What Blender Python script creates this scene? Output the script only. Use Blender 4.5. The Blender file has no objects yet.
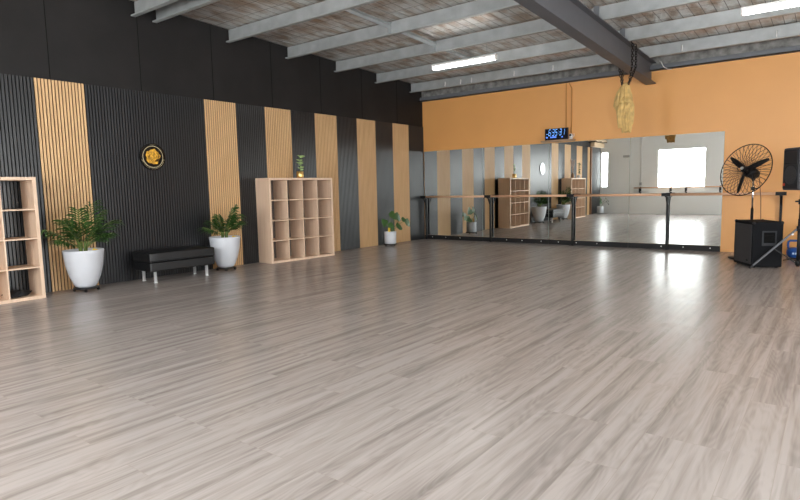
import bpy, bmesh, math, random
from mathutils import Vector, Matrix
R = math.radians
PI = math.pi
C = bpy.context.scene.collection
rnd = random.Random(7)

# ------------------------------------------------------------------ materials
def newmat(name):
    m = bpy.data.materials.new(name)
    m.use_nodes = True
    nt = m.node_tree
    b = nt.nodes['Principled BSDF']
    return m, nt, b

def mat(name, col, rough=.5, metal=0., spec=.5, noise=0., nscale=8., bump=0., bscale=60., coat=0.):
    """plain procedural material with a little tonal noise and optional bump"""
    m, nt, b = newmat(name)
    b.inputs['Roughness'].default_value = rough
    b.inputs['Metallic'].default_value = metal
    b.inputs['Specular IOR Level'].default_value = spec
    b.inputs['Coat Weight'].default_value = coat
    b.inputs['Coat Roughness'].default_value = .04
    tc = nt.nodes.new('ShaderNodeTexCoord')
    n = nt.nodes.new('ShaderNodeTexNoise')
    n.inputs['Scale'].default_value = nscale
    n.inputs['Detail'].default_value = 5
    nt.links.new(tc.outputs['Object'], n.inputs['Vector'])
    r = nt.nodes.new('ShaderNodeValToRGB')
    c = Vector(col)
    r.color_ramp.elements[0].position = .3
    r.color_ramp.elements[1].position = .7
    r.color_ramp.elements[0].color = (*[max(0, x * (1 - noise)) for x in c], 1)
    r.color_ramp.elements[1].color = (*[min(1, x * (1 + noise)) for x in c], 1)
    nt.links.new(n.outputs['Fac'], r.inputs['Fac'])
    nt.links.new(r.outputs['Color'], b.inputs['Base Color'])
    if bump:
        n2 = nt.nodes.new('ShaderNodeTexNoise')
        n2.inputs['Scale'].default_value = bscale
        n2.inputs['Detail'].default_value = 4
        nt.links.new(tc.outputs['Object'], n2.inputs['Vector'])
        bp = nt.nodes.new('ShaderNodeBump')
        bp.inputs['Strength'].default_value = bump
        bp.inputs['Distance'].default_value = .01
        nt.links.new(n2.outputs['Fac'], bp.inputs['Height'])
        nt.links.new(bp.outputs['Normal'], b.inputs['Normal'])
    return m

def wood(name, c1, c2, rough=.5, scale=(40, 40, 1.6), spec=.4):
    """grain running along local z (or whatever axis has the small scale)"""
    m, nt, b = newmat(name)
    tc = nt.nodes.new('ShaderNodeTexCoord')
    mp = nt.nodes.new('ShaderNodeMapping')
    mp.inputs['Scale'].default_value = scale
    nt.links.new(tc.outputs['Object'], mp.inputs['Vector'])
    n = nt.nodes.new('ShaderNodeTexNoise')
    n.inputs['Scale'].default_value = 1.0
    n.inputs['Detail'].default_value = 6
    n.inputs['Distortion'].default_value = .6
    nt.links.new(mp.outputs['Vector'], n.inputs['Vector'])
    r = nt.nodes.new('ShaderNodeValToRGB')
    r.color_ramp.elements[0].position = .3
    r.color_ramp.elements[1].position = .7
    r.color_ramp.elements[0].color = (*c2, 1)
    r.color_ramp.elements[1].color = (*c1, 1)
    nt.links.new(n.outputs['Fac'], r.inputs['Fac'])
    nt.links.new(r.outputs['Color'], b.inputs['Base Color'])
    b.inputs['Roughness'].default_value = rough
    b.inputs['Specular IOR Level'].default_value = spec
    return m

def emit(name, col, s):
    m, nt, b = newmat(name)
    b.inputs['Base Color'].default_value = (*[min(1, x) for x in col], 1)
    b.inputs['Emission Color'].default_value = (*col, 1)
    b.inputs['Emission Strength'].default_value = s
    return m

def floor_mat():
    m, nt, b = newmat('vinyl_planks')
    N, L = nt.nodes.new, nt.links.new
    tc = N('ShaderNodeTexCoord')
    sw = N('ShaderNodeSeparateXYZ'); L(tc.outputs['Object'], sw.inputs[0])
    cb = N('ShaderNodeCombineXYZ')
    L(sw.outputs['Y'], cb.inputs['X']); L(sw.outputs['X'], cb.inputs['Y'])
    br = N('ShaderNodeTexBrick')
    br.offset = .37; br.offset_frequency = 3
    br.inputs['Scale'].default_value = 1
    br.inputs['Brick Width'].default_value = 1.22
    br.inputs['Row Height'].default_value = .182
    br.inputs['Mortar Size'].default_value = .0012
    br.inputs['Mortar Smooth'].default_value = .2
    br.inputs['Color1'].default_value = (0, 0, 0, 1)
    br.inputs['Color2'].default_value = (1, 1, 1, 1)
    br.inputs['Mortar'].default_value = (.5, .5, .5, 1)
    L(cb.outputs[0], br.inputs['Vector'])
    pid = N('ShaderNodeSeparateColor'); L(br.outputs['Color'], pid.inputs[0])
    off = N('ShaderNodeMath'); off.operation = 'MULTIPLY'; off.inputs[1].default_value = 37
    L(pid.outputs[0], off.inputs[0])
    # long streaks
    mp = N('ShaderNodeMapping'); mp.inputs['Scale'].default_value = (19, .8, 1)
    L(tc.outputs['Object'], mp.inputs['Vector'])
    n1 = N('ShaderNodeTexNoise'); n1.noise_dimensions = '4D'
    n1.inputs['Scale'].default_value = 1; n1.inputs['Detail'].default_value = 5
    n1.inputs['Distortion'].default_value = .2
    L(mp.outputs[0], n1.inputs['Vector']); L(off.outputs[0], n1.inputs['W'])
    # fine grain
    mp2 = N('ShaderNodeMapping'); mp2.inputs['Scale'].default_value = (110, 5, 1)
    L(tc.outputs['Object'], mp2.inputs['Vector'])
    n2 = N('ShaderNodeTexNoise'); n2.noise_dimensions = '4D'
    n2.inputs['Scale'].default_value = 1; n2.inputs['Detail'].default_value = 3
    L(mp2.outputs[0], n2.inputs['Vector']); L(off.outputs[0], n2.inputs['W'])
    # cathedral rings
    mp3 = N('ShaderNodeMapping'); mp3.inputs['Scale'].default_value = (5.5, .9, 1)
    L(tc.outputs['Object'], mp3.inputs['Vector'])
    n3 = N('ShaderNodeTexNoise'); n3.noise_dimensions = '4D'
    n3.inputs['Scale'].default_value = 1; n3.inputs['Detail'].default_value = 1.5
    L(mp3.outputs[0], n3.inputs['Vector']); L(off.outputs[0], n3.inputs['W'])
    s3 = N('ShaderNodeMath'); s3.operation = 'MULTIPLY'; s3.inputs[1].default_value = 130
    L(n3.outputs['Fac'], s3.inputs[0])
    sn = N('ShaderNodeMath'); sn.operation = 'SINE'; L(s3.outputs[0], sn.inputs[0])
    # dark knots regions
    a1 = N('ShaderNodeMath'); a1.operation = 'MULTIPLY_ADD'
    a1.inputs[1].default_value = .03; L(sn.outputs[0], a1.inputs[0]); L(n1.outputs['Fac'], a1.inputs[2])
    a2 = N('ShaderNodeMath'); a2.operation = 'MULTIPLY_ADD'
    a2.inputs[1].default_value = .20; L(n2.outputs['Fac'], a2.inputs[0]); L(a1.outputs[0], a2.inputs[2])
    a3 = N('ShaderNodeMath'); a3.operation = 'MULTIPLY_ADD'
    a3.inputs[1].default_value = .05; L(pid.outputs[0], a3.inputs[0]); L(a2.outputs[0], a3.inputs[2])
    rp = N('ShaderNodeValToRGB')
    e = rp.color_ramp.elements
    e[0].position = .42; e[0].color = (*FLOOR_D, 1)
    e[1].position = .74; e[1].color = (*FLOOR_L, 1)
    k = e.new(.62); k.color = (*FLOOR_M, 1)
    L(a3.outputs[0], rp.inputs['Fac'])
    mx = N('ShaderNodeMix'); mx.data_type = 'RGBA'
    L(br.outputs['Fac'], mx.inputs['Factor'])
    L(rp.outputs['Color'], mx.inputs['A']); mx.inputs['B'].default_value = (.30, .26, .235, 1)
    L(mx.outputs['Result'], b.inputs['Base Color'])
    b.inputs['Roughness'].default_value = FLOOR_R
    b.inputs['Specular IOR Level'].default_value = FLOOR_SPEC
    # slow unevenness of the sheet plus grain
    n4 = N('ShaderNodeTexNoise'); n4.inputs['Scale'].default_value = 3.0; n4.inputs['Detail'].default_value = 2
    L(tc.outputs['Object'], n4.inputs['Vector'])
    b1 = N('ShaderNodeBump'); b1.inputs['Strength'].default_value = .35; b1.inputs['Distance'].default_value = .012
    L(n4.outputs['Fac'], b1.inputs['Height'])
    b2 = N('ShaderNodeBump'); b2.inputs['Strength'].default_value = .02; b2.inputs['Distance'].default_value = .002
    L(n2.outputs['Fac'], b2.inputs['Height']); L(b1.outputs['Normal'], b2.inputs['Normal'])
    L(b2.outputs['Normal'], b.inputs['Normal'])
    return m

def foil_mat():
    """silver roof foil, wrinkled, brown wall reflections painted in places, under a wire safety mesh"""
    m, nt, b = newmat('roof_foil')
    N, L = nt.nodes.new, nt.links.new
    tc = N('ShaderNodeTexCoord')
    n = N('ShaderNodeTexNoise'); n.inputs['Scale'].default_value = 1.3; n.inputs['Detail'].default_value = 6
    mp = N('ShaderNodeMapping'); mp.inputs['Scale'].default_value = (4.5, 1.6, 1)
    L(tc.outputs['Object'], mp.inputs['Vector']); L(mp.outputs[0], n.inputs['Vector'])
    rp = N('ShaderNodeValToRGB'); e = rp.color_ramp.elements
    e[0].position = .36; e[0].color = (.50, .385, .295, 1)  # brown tone paints the orange wall's reflection into the foil
    e[1].position = .56; e[1].color = (.80, .785, .76, 1)
    L(n.outputs['Fac'], rp.inputs['Fac'])
    br = N('ShaderNodeTexBrick'); br.offset = 0
    br.inputs['Scale'].default_value = 1
    br.inputs['Brick Width'].default_value = .15; br.inputs['Row Height'].default_value = .30
    br.inputs['Mortar Size'].default_value = .005; br.inputs['Mortar Smooth'].default_value = .1
    L(tc.outputs['Object'], br.inputs['Vector'])
    mx = N('ShaderNodeMix'); mx.data_type = 'RGBA'
    L(br.outputs['Fac'], mx.inputs['Factor']); L(rp.outputs['Color'], mx.inputs['A'])
    mx.inputs['B'].default_value = (.20, .16, .13, 1)
    L(mx.outputs['Result'], b.inputs['Base Color'])
    b.inputs['Metallic'].default_value = .6
    b.inputs['Roughness'].default_value = .38
    n2 = N('ShaderNodeTexNoise'); n2.inputs['Scale'].default_value = 5; n2.inputs['Detail'].default_value = 5
    mp2 = N('ShaderNodeMapping'); mp2.inputs['Scale'].default_value = (2.5, .8, 1)
    L(tc.outputs['Object'], mp2.inputs['Vector']); L(mp2.outputs[0], n2.inputs['Vector'])
    bp = N('ShaderNodeBump'); bp.inputs['Strength'].default_value = .9; bp.inputs['Distance'].default_value = .06
    L(n2.outputs['Fac'], bp.inputs['Height']); L(bp.outputs['Normal'], b.inputs['Normal'])
    return m

FLOOR_D = (.215, .190, .176); FLOOR_M = (.320, .288, .270); FLOOR_L = (.368, .334, .315)
FLOOR_R, FLOOR_SPEC = .25, .27
WIN, LED, ADDED_DOOR = 20.0, 15.0, 8.0

M = {}
M['floor'] = floor_mat()
M['foil'] = foil_mat()
M['orange'] = mat('orange_paint', (.73, .36, .115), .45, noise=.03, nscale=1.2, bump=.03, bscale=40)
M['black_wall'] = mat('black_board_paint', (.0095, .0085, .0085), .6, noise=.35, nscale=1.6, bump=.3, bscale=5, spec=.35)
M['white_wall'] = mat('white_paint', (.84, .85, .84), .6, noise=.02, nscale=1)
M['oak_slat'] = wood('oak_slat', (.72, .475, .25), (.60, .37, .18), .5)
M['black_slat'] = wood('black_slat', (.023, .0245, .027), (.013, .014, .016), .35, spec=.6)
M['felt'] = mat('black_felt', (.006, .006, .006), .95, noise=.2, nscale=50, spec=.1)
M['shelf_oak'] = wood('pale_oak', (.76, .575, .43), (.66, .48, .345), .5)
M['shelf_back_shade'] = wood('pale_oak_back_shaded', (.115, .088, .072), (.085, .064, .052), .7)  # pale oak with the shade inside the cubes put into its colour
M['white_pot'] = mat('white_pot', (.60, .625, .67), .42, noise=.02)
M['soil'] = mat('soil', (.035, .022, .014), .95, noise=.5, nscale=60, bump=.6, bscale=90)
M['palm'] = mat('palm_green', (.032, .085, .016), .42, noise=.5, nscale=7)
M['palm_stem'] = mat('palm_stem', (.14, .20, .05), .5, noise=.3, nscale=10)
M['monstera'] = mat('monstera_green', (.035, .10, .02), .4, noise=.35, nscale=9)
M['yellow'] = mat('yellow_card', (.80, .55, .02), .6)
M['black_plastic'] = mat('black_plastic', (.010, .010, .011), .45, spec=.35, noise=.15)
M['leather'] = mat('black_leather', (.006, .0065, .0075), .42, noise=.2, nscale=30, bump=.12, bscale=180)
M['chrome'] = mat('chrome', (.82, .83, .85), .13, metal=1)
M['brushed'] = mat('brushed_aluminium', (.72, .73, .74), .38, metal=.55)
M['steel_black'] = mat('black_steel', (.008, .008, .009), .5, spec=.28, noise=.2)
M['rafter'] = mat('dark_grey_steel', (.085, .088, .098), .5, noise=.08, nscale=3)
M['galv'] = mat('galvanised_steel', (.40, .425, .43), .5, metal=.35, noise=.13, nscale=5)
M['galv_dirty'] = mat('dirty_steel_web', (.20, .20, .19), .75, noise=.5, nscale=9)
M['edge_steel'] = mat('blue_grey_steel', (.13, .14, .155), .5, noise=.12, nscale=4)
M['mirror'] = mat('mirror_silver', (.80, .835, .815), 0., metal=1)
M['mirror_edge'] = mat('mirror_edge', (.35, .42, .40), .2)
M['barre'] = wood('barre_wood', (.72, .44, .28), (.64, .38, .23), .35, scale=(1.5, 60, 60))
M['kick'] = mat('black_kickboard', (.010, .010, .011), .55, spec=.3, noise=.1)
M['screw'] = mat('screw_head', (.75, .75, .72), .3, metal=.7)
M['white_plastic'] = mat('white_plastic', (.78, .78, .77), .4)
M['led'] = emit('led_diffuser', (1, .985, .95), LED)
M['added_door_light'] = emit('added_door_fill', (.97, .99, 1.0), ADDED_DOOR)  # unseen glowing panel added as fill from the right
M['pane'] = emit('daylight_pane', (.97, .99, 1.0), WIN)
M['gold'] = mat('gold', (.80, .55, .20), .28, metal=1, noise=.1, nscale=20)
M['amber'] = mat('amber_print', (.72, .34, .03), .3, noise=.6, nscale=26, coat=1)
M['gloss_black'] = mat('gloss_black', (.006, .006, .006), .06)
M['cream'] = mat('cream_print', (.72, .62, .38), .3, coat=1)
M['cloth'] = mat('gold_cloth', (.56, .38, .14), .75, noise=.22, nscale=14)
M['chain'] = mat('dark_chain', (.02, .018, .017), .45, metal=.6)
M['clock_face'] = mat('clock_face', (.003, .004, .012), .15)
M['digit'] = emit('blue_led', (.16, .42, 1.0), 1.7)
M['digit_dim'] = emit('blue_led_small', (.12, .28, .95), .8)
M['ledge'] = wood('ledge_wood', (.40, .27, .17), (.30, .19, .11), .5, scale=(2, 50, 50))
M['brown_conduit'] = mat('painted_conduit', (.50, .225, .055), .5)
M['cable'] = mat('black_rubber', (.012, .011, .011), .6)
M['speaker'] = mat('speaker_shell', (.016, .017, .021), .5, bump=.15, bscale=200)
M['speaker_side'] = mat('speaker_side', (.05, .052, .06), .5, bump=.12, bscale=200)
M['grille'] = mat('speaker_grille', (.05, .053, .06), .45, metal=.3, bump=.3, bscale=400)
M['carpet'] = mat('speaker_carpet', (.0055, .006, .0075), .9, noise=.25, nscale=80, bump=.3, bscale=300, spec=.2)
M['grey_trim'] = mat('grey_trim', (.028, .030, .034), .7, spec=.2)
M['red'] = mat('red_badge', (.62, .06, .03), .4)
M['blue'] = mat('blue_vinyl', (.012, .085, .36), .35, noise=.1)
M['blue_light'] = mat('pale_mark', (.45, .62, .82), .4)
M['fabric'] = mat('black_fabric', (.009, .009, .010), .85, noise=.4, nscale=20)
M['timber'] = wood('raw_timber', (.78, .62, .43), (.68, .51, .33), .6, scale=(30, 2, 30))
M['brown_timber'] = wood('brown_timber', (.22, .105, .05), (.15, .07, .035), .55)
M['grey_board'] = mat('grey_black_paint', (.035, .036, .038), .75, noise=.15, nscale=2)
M['vase'] = mat('brown_vase', (.30, .16, .08), .4)
M['dry'] = mat('dry_stems', (.55, .36, .25), .8, noise=.2)
M['pale_green'] = mat('pale_green_leaf', (.30, .42, .16), .5, noise=.4, nscale=30)
M['grey_box'] = mat('grey_box', (.42, .43, .42), .5)

# ------------------------------------------------------------------ mesh helpers
def box(bm, x0, x1, y0, y1, z0, z1, mi=0):
    v = [bm.verts.new(p) for p in ((x0, y0, z0), (x1, y0, z0), (x1, y1, z0), (x0, y1, z0),
                                   (x0, y0, z1), (x1, y0, z1), (x1, y1, z1), (x0, y1, z1))]
    for q in ((0, 3, 2, 1), (4, 5, 6, 7), (0, 1, 5, 4), (1, 2, 6, 5), (2, 3, 7, 6), (3, 0, 4, 7)):
        f = bm.faces.new([v[i] for i in q]); f.material_index = mi
    return v

def bevel(bm, w, seg=2):
    bmesh.ops.bevel(bm, geom=bm.edges[:], offset=w, segments=seg, profile=.6, affect='EDGES', clamp_overlap=True)

def basis(d):
    d = Vector(d).normalized()
    a = Vector((0, 0, 1)) if abs(d.z) < .9 else Vector((1, 0, 0))
    u = d.cross(a).normalized()
    return u, d.cross(u).normalized()

def tube(bm, pts, r, seg=8, mi=0, cap=True):
    pts = [Vector(p) for p in pts]
    rs = r if isinstance(r, (list, tuple)) else [r] * len(pts)
    rings = []
    u = None
    for i, p in enumerate(pts):
        d = (pts[min(i + 1, len(pts) - 1)] - pts[max(i - 1, 0)]).normalized()
        if u is None: u, _ = basis(d)
        u = (u - d * u.dot(d)).normalized(); w = d.cross(u)
        rings.append([bm.verts.new(p + (u * math.cos(2 * PI * k / seg) + w * math.sin(2 * PI * k / seg)) * rs[i]) for k in range(seg)])
    for a, b in zip(rings, rings[1:]):
        for k in range(seg):
            f = bm.faces.new((a[k], a[(k + 1) % seg], b[(k + 1) % seg], b[k])); f.smooth = True; f.material_index = mi
    if cap:
        f = bm.faces.new(rings[0][::-1]); f.material_index = mi
        f = bm.faces.new(rings[-1]); f.material_index = mi

def lathe(bm, prof, seg=32, c=(0, 0, 0), mi=0, smooth=True):
    rings = []
    for r, z in prof:
        if r < 1e-6: rings.append([bm.verts.new((c[0], c[1], c[2] + z))])
        else: rings.append([bm.verts.new((c[0] + r * math.cos(2 * PI * k / seg), c[1] + r * math.sin(2 * PI * k / seg), c[2] + z)) for k in range(seg)])
    for a, b in zip(rings, rings[1:]):
        for k in range(seg):
            j = (k + 1) % seg
            if len(a) == 1 and len(b) == 1: continue
            if len(a) == 1: f = bm.faces.new((a[0], b[j], b[k]))
            elif len(b) == 1: f = bm.faces.new((a[k], a[j], b[0]))
            else: f = bm.faces.new((a[k], a[j], b[j], b[k]))
            f.smooth = smooth; f.material_index = mi

def quadbar(bm, a, b, w, h):
    """rectangular bar between two points, w sideways, h the other way"""
    a, b = Vector(a), Vector(b)
    u, v = basis(b - a)
    vs = []
    for p in (a, b):
        for s, t in ((-1, -1), (1, -1), (1, 1), (-1, 1)):
            vs.append(bm.verts.new(p + u * s * w / 2 + v * t * h / 2))
    for q in ((0, 1, 2, 3), (7, 6, 5, 4), (0, 4, 5, 1), (1, 5, 6, 2), (2, 6, 7, 3), (3, 7, 4, 0)):
        bm.faces.new([vs[i] for i in q])

def BM(): return bmesh.new()

def obj(name, bm, m, parent=None, loc=None):
    bmesh.ops.recalc_face_normals(bm, faces=bm.faces[:])
    me = bpy.data.meshes.new(name)
    bm.to_mesh(me); bm.free()
    for x in (m if isinstance(m, (list, tuple)) else [m]):
        me.materials.append(M[x] if isinstance(x, str) else x)
    o = bpy.data.objects.new(name, me)
    C.objects.link(o)
    if parent: o.parent = parent
    if loc: o.location = loc
    return o

def tag(o, label, cat, group=None):
    o['label'] = label; o['category'] = cat
    if group: o['group'] = group
    return o

def thing(name, label, cat, loc=(0, 0, 0), rz=0, group=None):
    o = bpy.data.objects.new(name, None); C.objects.link(o)
    o.empty_display_size = .1
    o.location = loc; o.rotation_euler = (0, 0, rz)
    return tag(o, label, cat, group)

def struct(name, bm, m, parent=None):
    o = obj(name, bm, m, parent)
    if not parent: o['kind'] = 'structure'
    return o

def children(o): return [c for c in bpy.data.objects if c.parent == o]

def dup(root, loc, rz, label, group=None, name=None):
    r = root.copy(); C.objects.link(r); r.location = loc; r.rotation_euler = (0, 0, rz)
    r['label'] = label
    if group: r['group'] = group
    for ch in children(root):
        c = ch.copy(); C.objects.link(c); c.parent = r
        for g in children(ch):
            d = g.copy(); C.objects.link(d); d.parent = c
    return r

def simple(name, m, label, cat, fn, loc=(0, 0, 0), rz=0, group=None):
    bm = BM(); fn(bm)
    o = obj(name, bm, m); o.location = loc; o.rotation_euler = (0, 0, rz)
    return tag(o, label, cat, group)

# ------------------------------------------------------------------ room shell
DF = -13.0          # the white wall opposite the mirrors
XR = 11.6           # right wall
SL = .042           # roof slope
def roof_z(y): return 3.652 + SL * (-y - .475)

bm = BM(); box(bm, -.12, XR + .1, DF - .1, .12, -.1, 0); struct('floor', bm, 'floor')
bm = BM(); box(bm, -.12, XR + .1, 0, .12, 0, 3.9); struct('wall_back', bm, 'orange')
bm = BM()
v = box(bm, -.12, -.021, DF, 0, 0, 3.6)
for k, p in zip((4, 5, 6, 7), ((-.12, DF), (-.021, DF), (-.021, 0), (-.12, 0))): v[k].co.z = roof_z(p[1]) + .02
# seams of the upper boards
struct('wall_left', bm, 'black_wall')
for i in range(9):
    y = -1.0 - 1.2 * i
    bm = BM(); box(bm, -.021, -.0185, y - .004, y + .004, 2.70, roof_z(y) - .01)
    struct('trim_%d' % (10 + i), bm, 'felt')
# right wall with an unseen glowing opening added to brighten the left side
added_doors = [(-9.4, -4.6)]
bm = BM()
ys = [DF]
for a, c_ in added_doors:
    box(bm, XR, XR + .1, ys[-1], a, 0, 3.6); box(bm, XR, XR + .1, a, c_, 2.9, 3.6); ys.append(c_)
box(bm, XR, XR + .1, ys[-1], 0, 0, 3.6)
for v in bm.verts:
    if v.co.z > 3.5: v.co.z = roof_z(v.co.y) + .02
struct('wall_right', bm, 'white_wall')
for i, (a, c_) in enumerate(added_doors):
    bm = BM()
    for y in (a, c_ - .06): box(bm, XR + .0, XR + .08, y, y + .06, 0, 2.9)
    box(bm, XR, XR + .08, a + .06, c_ - .06, 2.84, 2.9)
    d = struct('added_door_%d' % (i + 1), bm, 'galv')
    bm = BM(); box(bm, XR + .05, XR + .07, a + .06, c_ - .06, .0, 2.84); obj('fill_light', bm, 'added_door_light', d)
# far wall with window openings: (x0, x1, z0, z1)
wins = [(.02, .30, 1.08, 2.54), (2.25, 3.95, 1.055, 2.56), (5.25, 6.95, 1.055, 2.56), (8.25, 9.95, 1.055, 2.56)]  # last window is unseen, added for light from behind the camera
bm = BM()
xs = [-.12]
for w in wins:
    box(bm, xs[-1], w[0], DF - .12, DF, 0, 4.25)
    box(bm, w[0], w[1], DF - .12, DF, 0, w[2]); box(bm, w[0], w[1], DF - .12, DF, w[3], 4.25)
    xs.append(w[1])
box(bm, xs[-1], XR + .1, DF - .12, DF, 0, 4.25)
struct('wall_front', bm, 'white_wall')
for i, (x0, x1, z0, z1) in enumerate(wins):
    bm = BM()
    t = .025
    box(bm, x0, x1, DF - .09, DF - .03, z0, z0 + t); box(bm, x0, x1, DF - .09, DF - .03, z1 - t, z1)
    box(bm, x0, x0 + t, DF - .09, DF - .03, z0, z1); box(bm, x1 - t, x1, DF - .09, DF - .03, z0, z1)
    w = struct('window_%d' % (i + 1), bm, 'white_plastic')
    bm = BM(); box(bm, x0 + t, x1 - t, DF - .075, DF - .06, z0 + t, z1 - t); obj('pane', bm, 'pane', w)
# roof
bm = BM()
v = box(bm, -.12, XR + .1, DF - .12, .12, 3.6, 3.7)
for q in v:
    q.co.z = roof_z(q.co.y) + (0.06 if q.co.z > 3.65 else 0)
struct('ceiling', bm, 'foil')

# steel edge along the top of the orange wall
bm = BM(); box(bm, -.02, XR, -.10, .0, 3.275, 3.29); box(bm, -.02, XR, -.10, -.085, 3.275, 3.365)
struct('trim_1', bm, 'edge_steel')
bm = BM(); box(bm, -.02, XR, -.025, -.001, 3.29, 3.66)
struct('trim_2', bm, 'galv_dirty')
# black paper hanging at the head of the left wall between purlins is the wall itself

# ------------------------------------------------------------------ purlins, rafter, bridging
def purlin_bm(x0, x1, h=.205, f=.065, t=.004):
    bm = BM()
    box(bm, x0, x1, -t / 2, t / 2, 0, h)
    box(bm, x0, x1, -f, -t / 2, 0, t); box(bm, x0, x1, -f, -f + t, t, .018)     # lower flange + lip, towards the room
    box(bm, x0, x1, t / 2, f, h - t, h); box(bm, x0, x1, f - t, f, h - .018, h - t)
    return bm
ords = ['closest to the orange wall', 'second from the orange wall', 'third from the orange wall', 'fourth from the orange wall',
        'fifth from the orange wall', 'sixth from the orange wall', 'doubled beside the sixth one']
py = [-.475 - 1.2475 * i for i in range(6)] + [-7.03]
for i, y in enumerate(py):
    t = thing('roof_purlin', 'grey galvanised roof purlin ' + ords[i] + ' under silver foil' if i < 6 else
              'grey roof purlin at top left, running close beside the next one', 'roof purlin',
              (0, y, 3.431 + SL * (-y - .475)), 0, 'purlins under the roof')
    obj('beam_web', purlin_bm(.0 if i < 6 else -.0, XR), 'galv', t)
    if i == 0:
        for x in (.95, 1.35, 1.62, 2.62, 3.45, 5.75, 7.1):
            b = BM(); tube(b, [(0, -.012, .06), (0, -.012, .005), (0, -.03, -.02), (0, -.012, -.035)], .012, 6)
            obj('hook', b, 'white_plastic', t, (x, 0, .07))
    if 1 <= i <= 4:      # cleats bolting the purlin to the rafter
        b = BM(); box(b, 5.10, 5.18, -.075, -.067, -.01, .20); obj('cleat', b, 'edge_steel', t)

# bridging channels between the purlins
for i in range(1, 4):
    y0, y1 = py[i], py[i + 1]
    b = BM()
    def zz(y): return 3.431 + SL * (-y - .475)
    a, c = Vector((2.40, y0 - .07, zz(y0) + .14)), Vector((2.40, y1 + .01, zz(y1) + .14))
    box(b, -.035, .035, c.y, a.y, -.003, .003)
    box(b, -.035, -.029, c.y, a.y, -.05, .0)
    for v in b.verts: v.co.z += zz(v.co.y) + .14
    o = thing('bridging_channel', 'grey bridging channel %s' % ['between the two purlins nearest the orange wall', 'between the second and third purlins from the wall',
        'between the third and fourth purlins from the wall', 'between the fourth and fifth purlins from the wall'][i], 'roof brace', (2.40, 0, 0), 0, 'bridging between the purlins')
    obj('channel', b, 'galv', o)
    b = BM(); box(b, -.035, .035, y1 + .004, y1 + .012, zz(y1) + .02, zz(y1) + .19)
    obj('end_plate', b, 'galv', o)
    b = BM(); box(b, -.035, -.029, y0 - .075, y0 - .004, zz(y0) + .01, zz(y0) + .19); obj('end_plate', b, 'galv', o)

# rafter (I beam) rising towards the camera
RX = 5.14; SR = .0385
def raf(y): return 3.045 + SR * (-y)
t = thing('rafter', 'dark grey steel roof beam running from the orange wall overhead', 'roof beam', (RX, 0, 0))
def sheared(x0, x1, z0, z1, y1=-13.0):
    b = BM(); box(b, x0, x1, y1, -.001, z0, z1)
    for v in b.verts: v.co.z += raf(v.co.y)
    return b
obj('bottom_flange', sheared(-.088, .088, 0, .016), 'rafter', t)
obj('web', sheared(-.006, .006, .016, .365), 'rafter', t)
obj('top_flange', sheared(-.088, .088, .365, .381), 'rafter', t)

# small flexible conduit at the end of the beam
simple('flexible_conduit', 'white_plastic', 'thin white flexible cable curling beside the end of the dark roof beam', 'cable',
       lambda b: tube(b, [(5.31, -.12, 3.42), (5.34, -.14, 3.40), (5.37, -.15, 3.33), (5.40, -.14, 3.29), (5.45, -.12, 3.262), (5.50, -.06, 3.26)], .008, 6))

# ------------------------------------------------------------------ slatted panels on the left wall
def slat_panel_bm(w, gap=.0133, n=15, h=2.69):
    bm = BM()
    box(bm, -.020, -.012, -w, 0, 0, h, 1)
    p = .6 / 15
    k = int(round(w / p))
    for j in range(k):
        y1 = -j * p - gap / 2
        box(bm, -.012, 0, y1 - (p - gap), y1, 0.0, h, 0)
    return bm
plabels = [
 'black slatted wall panel in the corner touching the mirror wall',
 'light oak slatted wall panel nearest the mirrors, behind the small monstera leaves',
 'black slatted panel directly behind the small white monstera pot',
 'oak slatted panel just left of the small monstera pot',
 'black slatted panel just right of the tall cube shelf',
 'oak slatted panel partly hidden by the right end of the cube shelf',
 'black slatted panel behind the gold plant pot on the cube shelf',
 'oak slatted panel above the left half of the middle cube shelf',
 'black slatted panel between the white palm pot and the middle cube shelf',
 'oak slatted panel behind the palm beside the black bench',
 'black slatted panel at the right end of the black bench',
 'black slatted panel behind the middle of the black bench',
 'black slatted panel carrying the left edge of the round plaque, beside the wide oak panel',
 'widest-looking oak slatted panel, behind the large left palm',
 'black slatted panel behind the shelf at the left edge of the photo',
 'oak slatted panel left of the photo, seen in the mirror above the far shelf',
 'black slatted panel left of the photo, behind the vases in the mirror',
 'oak slatted panel second from the brown post in the mirror',
 'black slatted panel beside the narrow oak strip in the mirror',
 'narrow oak slatted strip against the brown post, seen in the mirror']
for i, lb in enumerate(plabels):
    oak = i in (1, 3, 5, 7, 9, 13, 15, 17, 19)
    w = .6 if i < 19 else .28
    o = obj('slat_panel', slat_panel_bm(w), ['oak_slat' if oak else 'black_slat', 'felt'])
    o.location = (0, -.6 * i - .001, 0)
    tag(o, lb, 'wall panel', 'oak slatted panels' if oak else 'black slatted panels')
# rest of the left wall, past the panels
simple('timber_post', 'brown_timber', 'narrow brown timber post ending the slatted wall, seen in the mirror', 'post',
       lambda b: box(b, -.02, .05, -11.80, -11.70, 0, 2.68))
bm = BM(); box(bm, -.02, -.012, DF, -11.80, 0, 2.9); struct('trim_3', bm, 'grey_board')
t = thing('timber_rack', 'stack of pale timber planks on brackets high in the far corner, seen in the mirror', 'rack', (0, -12.0, 2.72))
for x0, x1, y0, y1, z0, z1 in ((-.01, .16, -.95, .25, .0, .17), (-.01, .30, -.20, .55, .20, .36), (-.01, .25, -.95, -.30, .20, .30), (-.005, .20, .62, 1.25, .21, .37)):
    b = BM(); box(b, x0, x1, y0, y1, z0, z1); obj('plank', b, 'timber', t)
for y in (-.75, -.05, .52, 1.2):
    b = BM(); box(b, -.005, .33, y - .02, y + .02, .17, .20); obj('bracket', b, 'steel_black', t)

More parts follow.
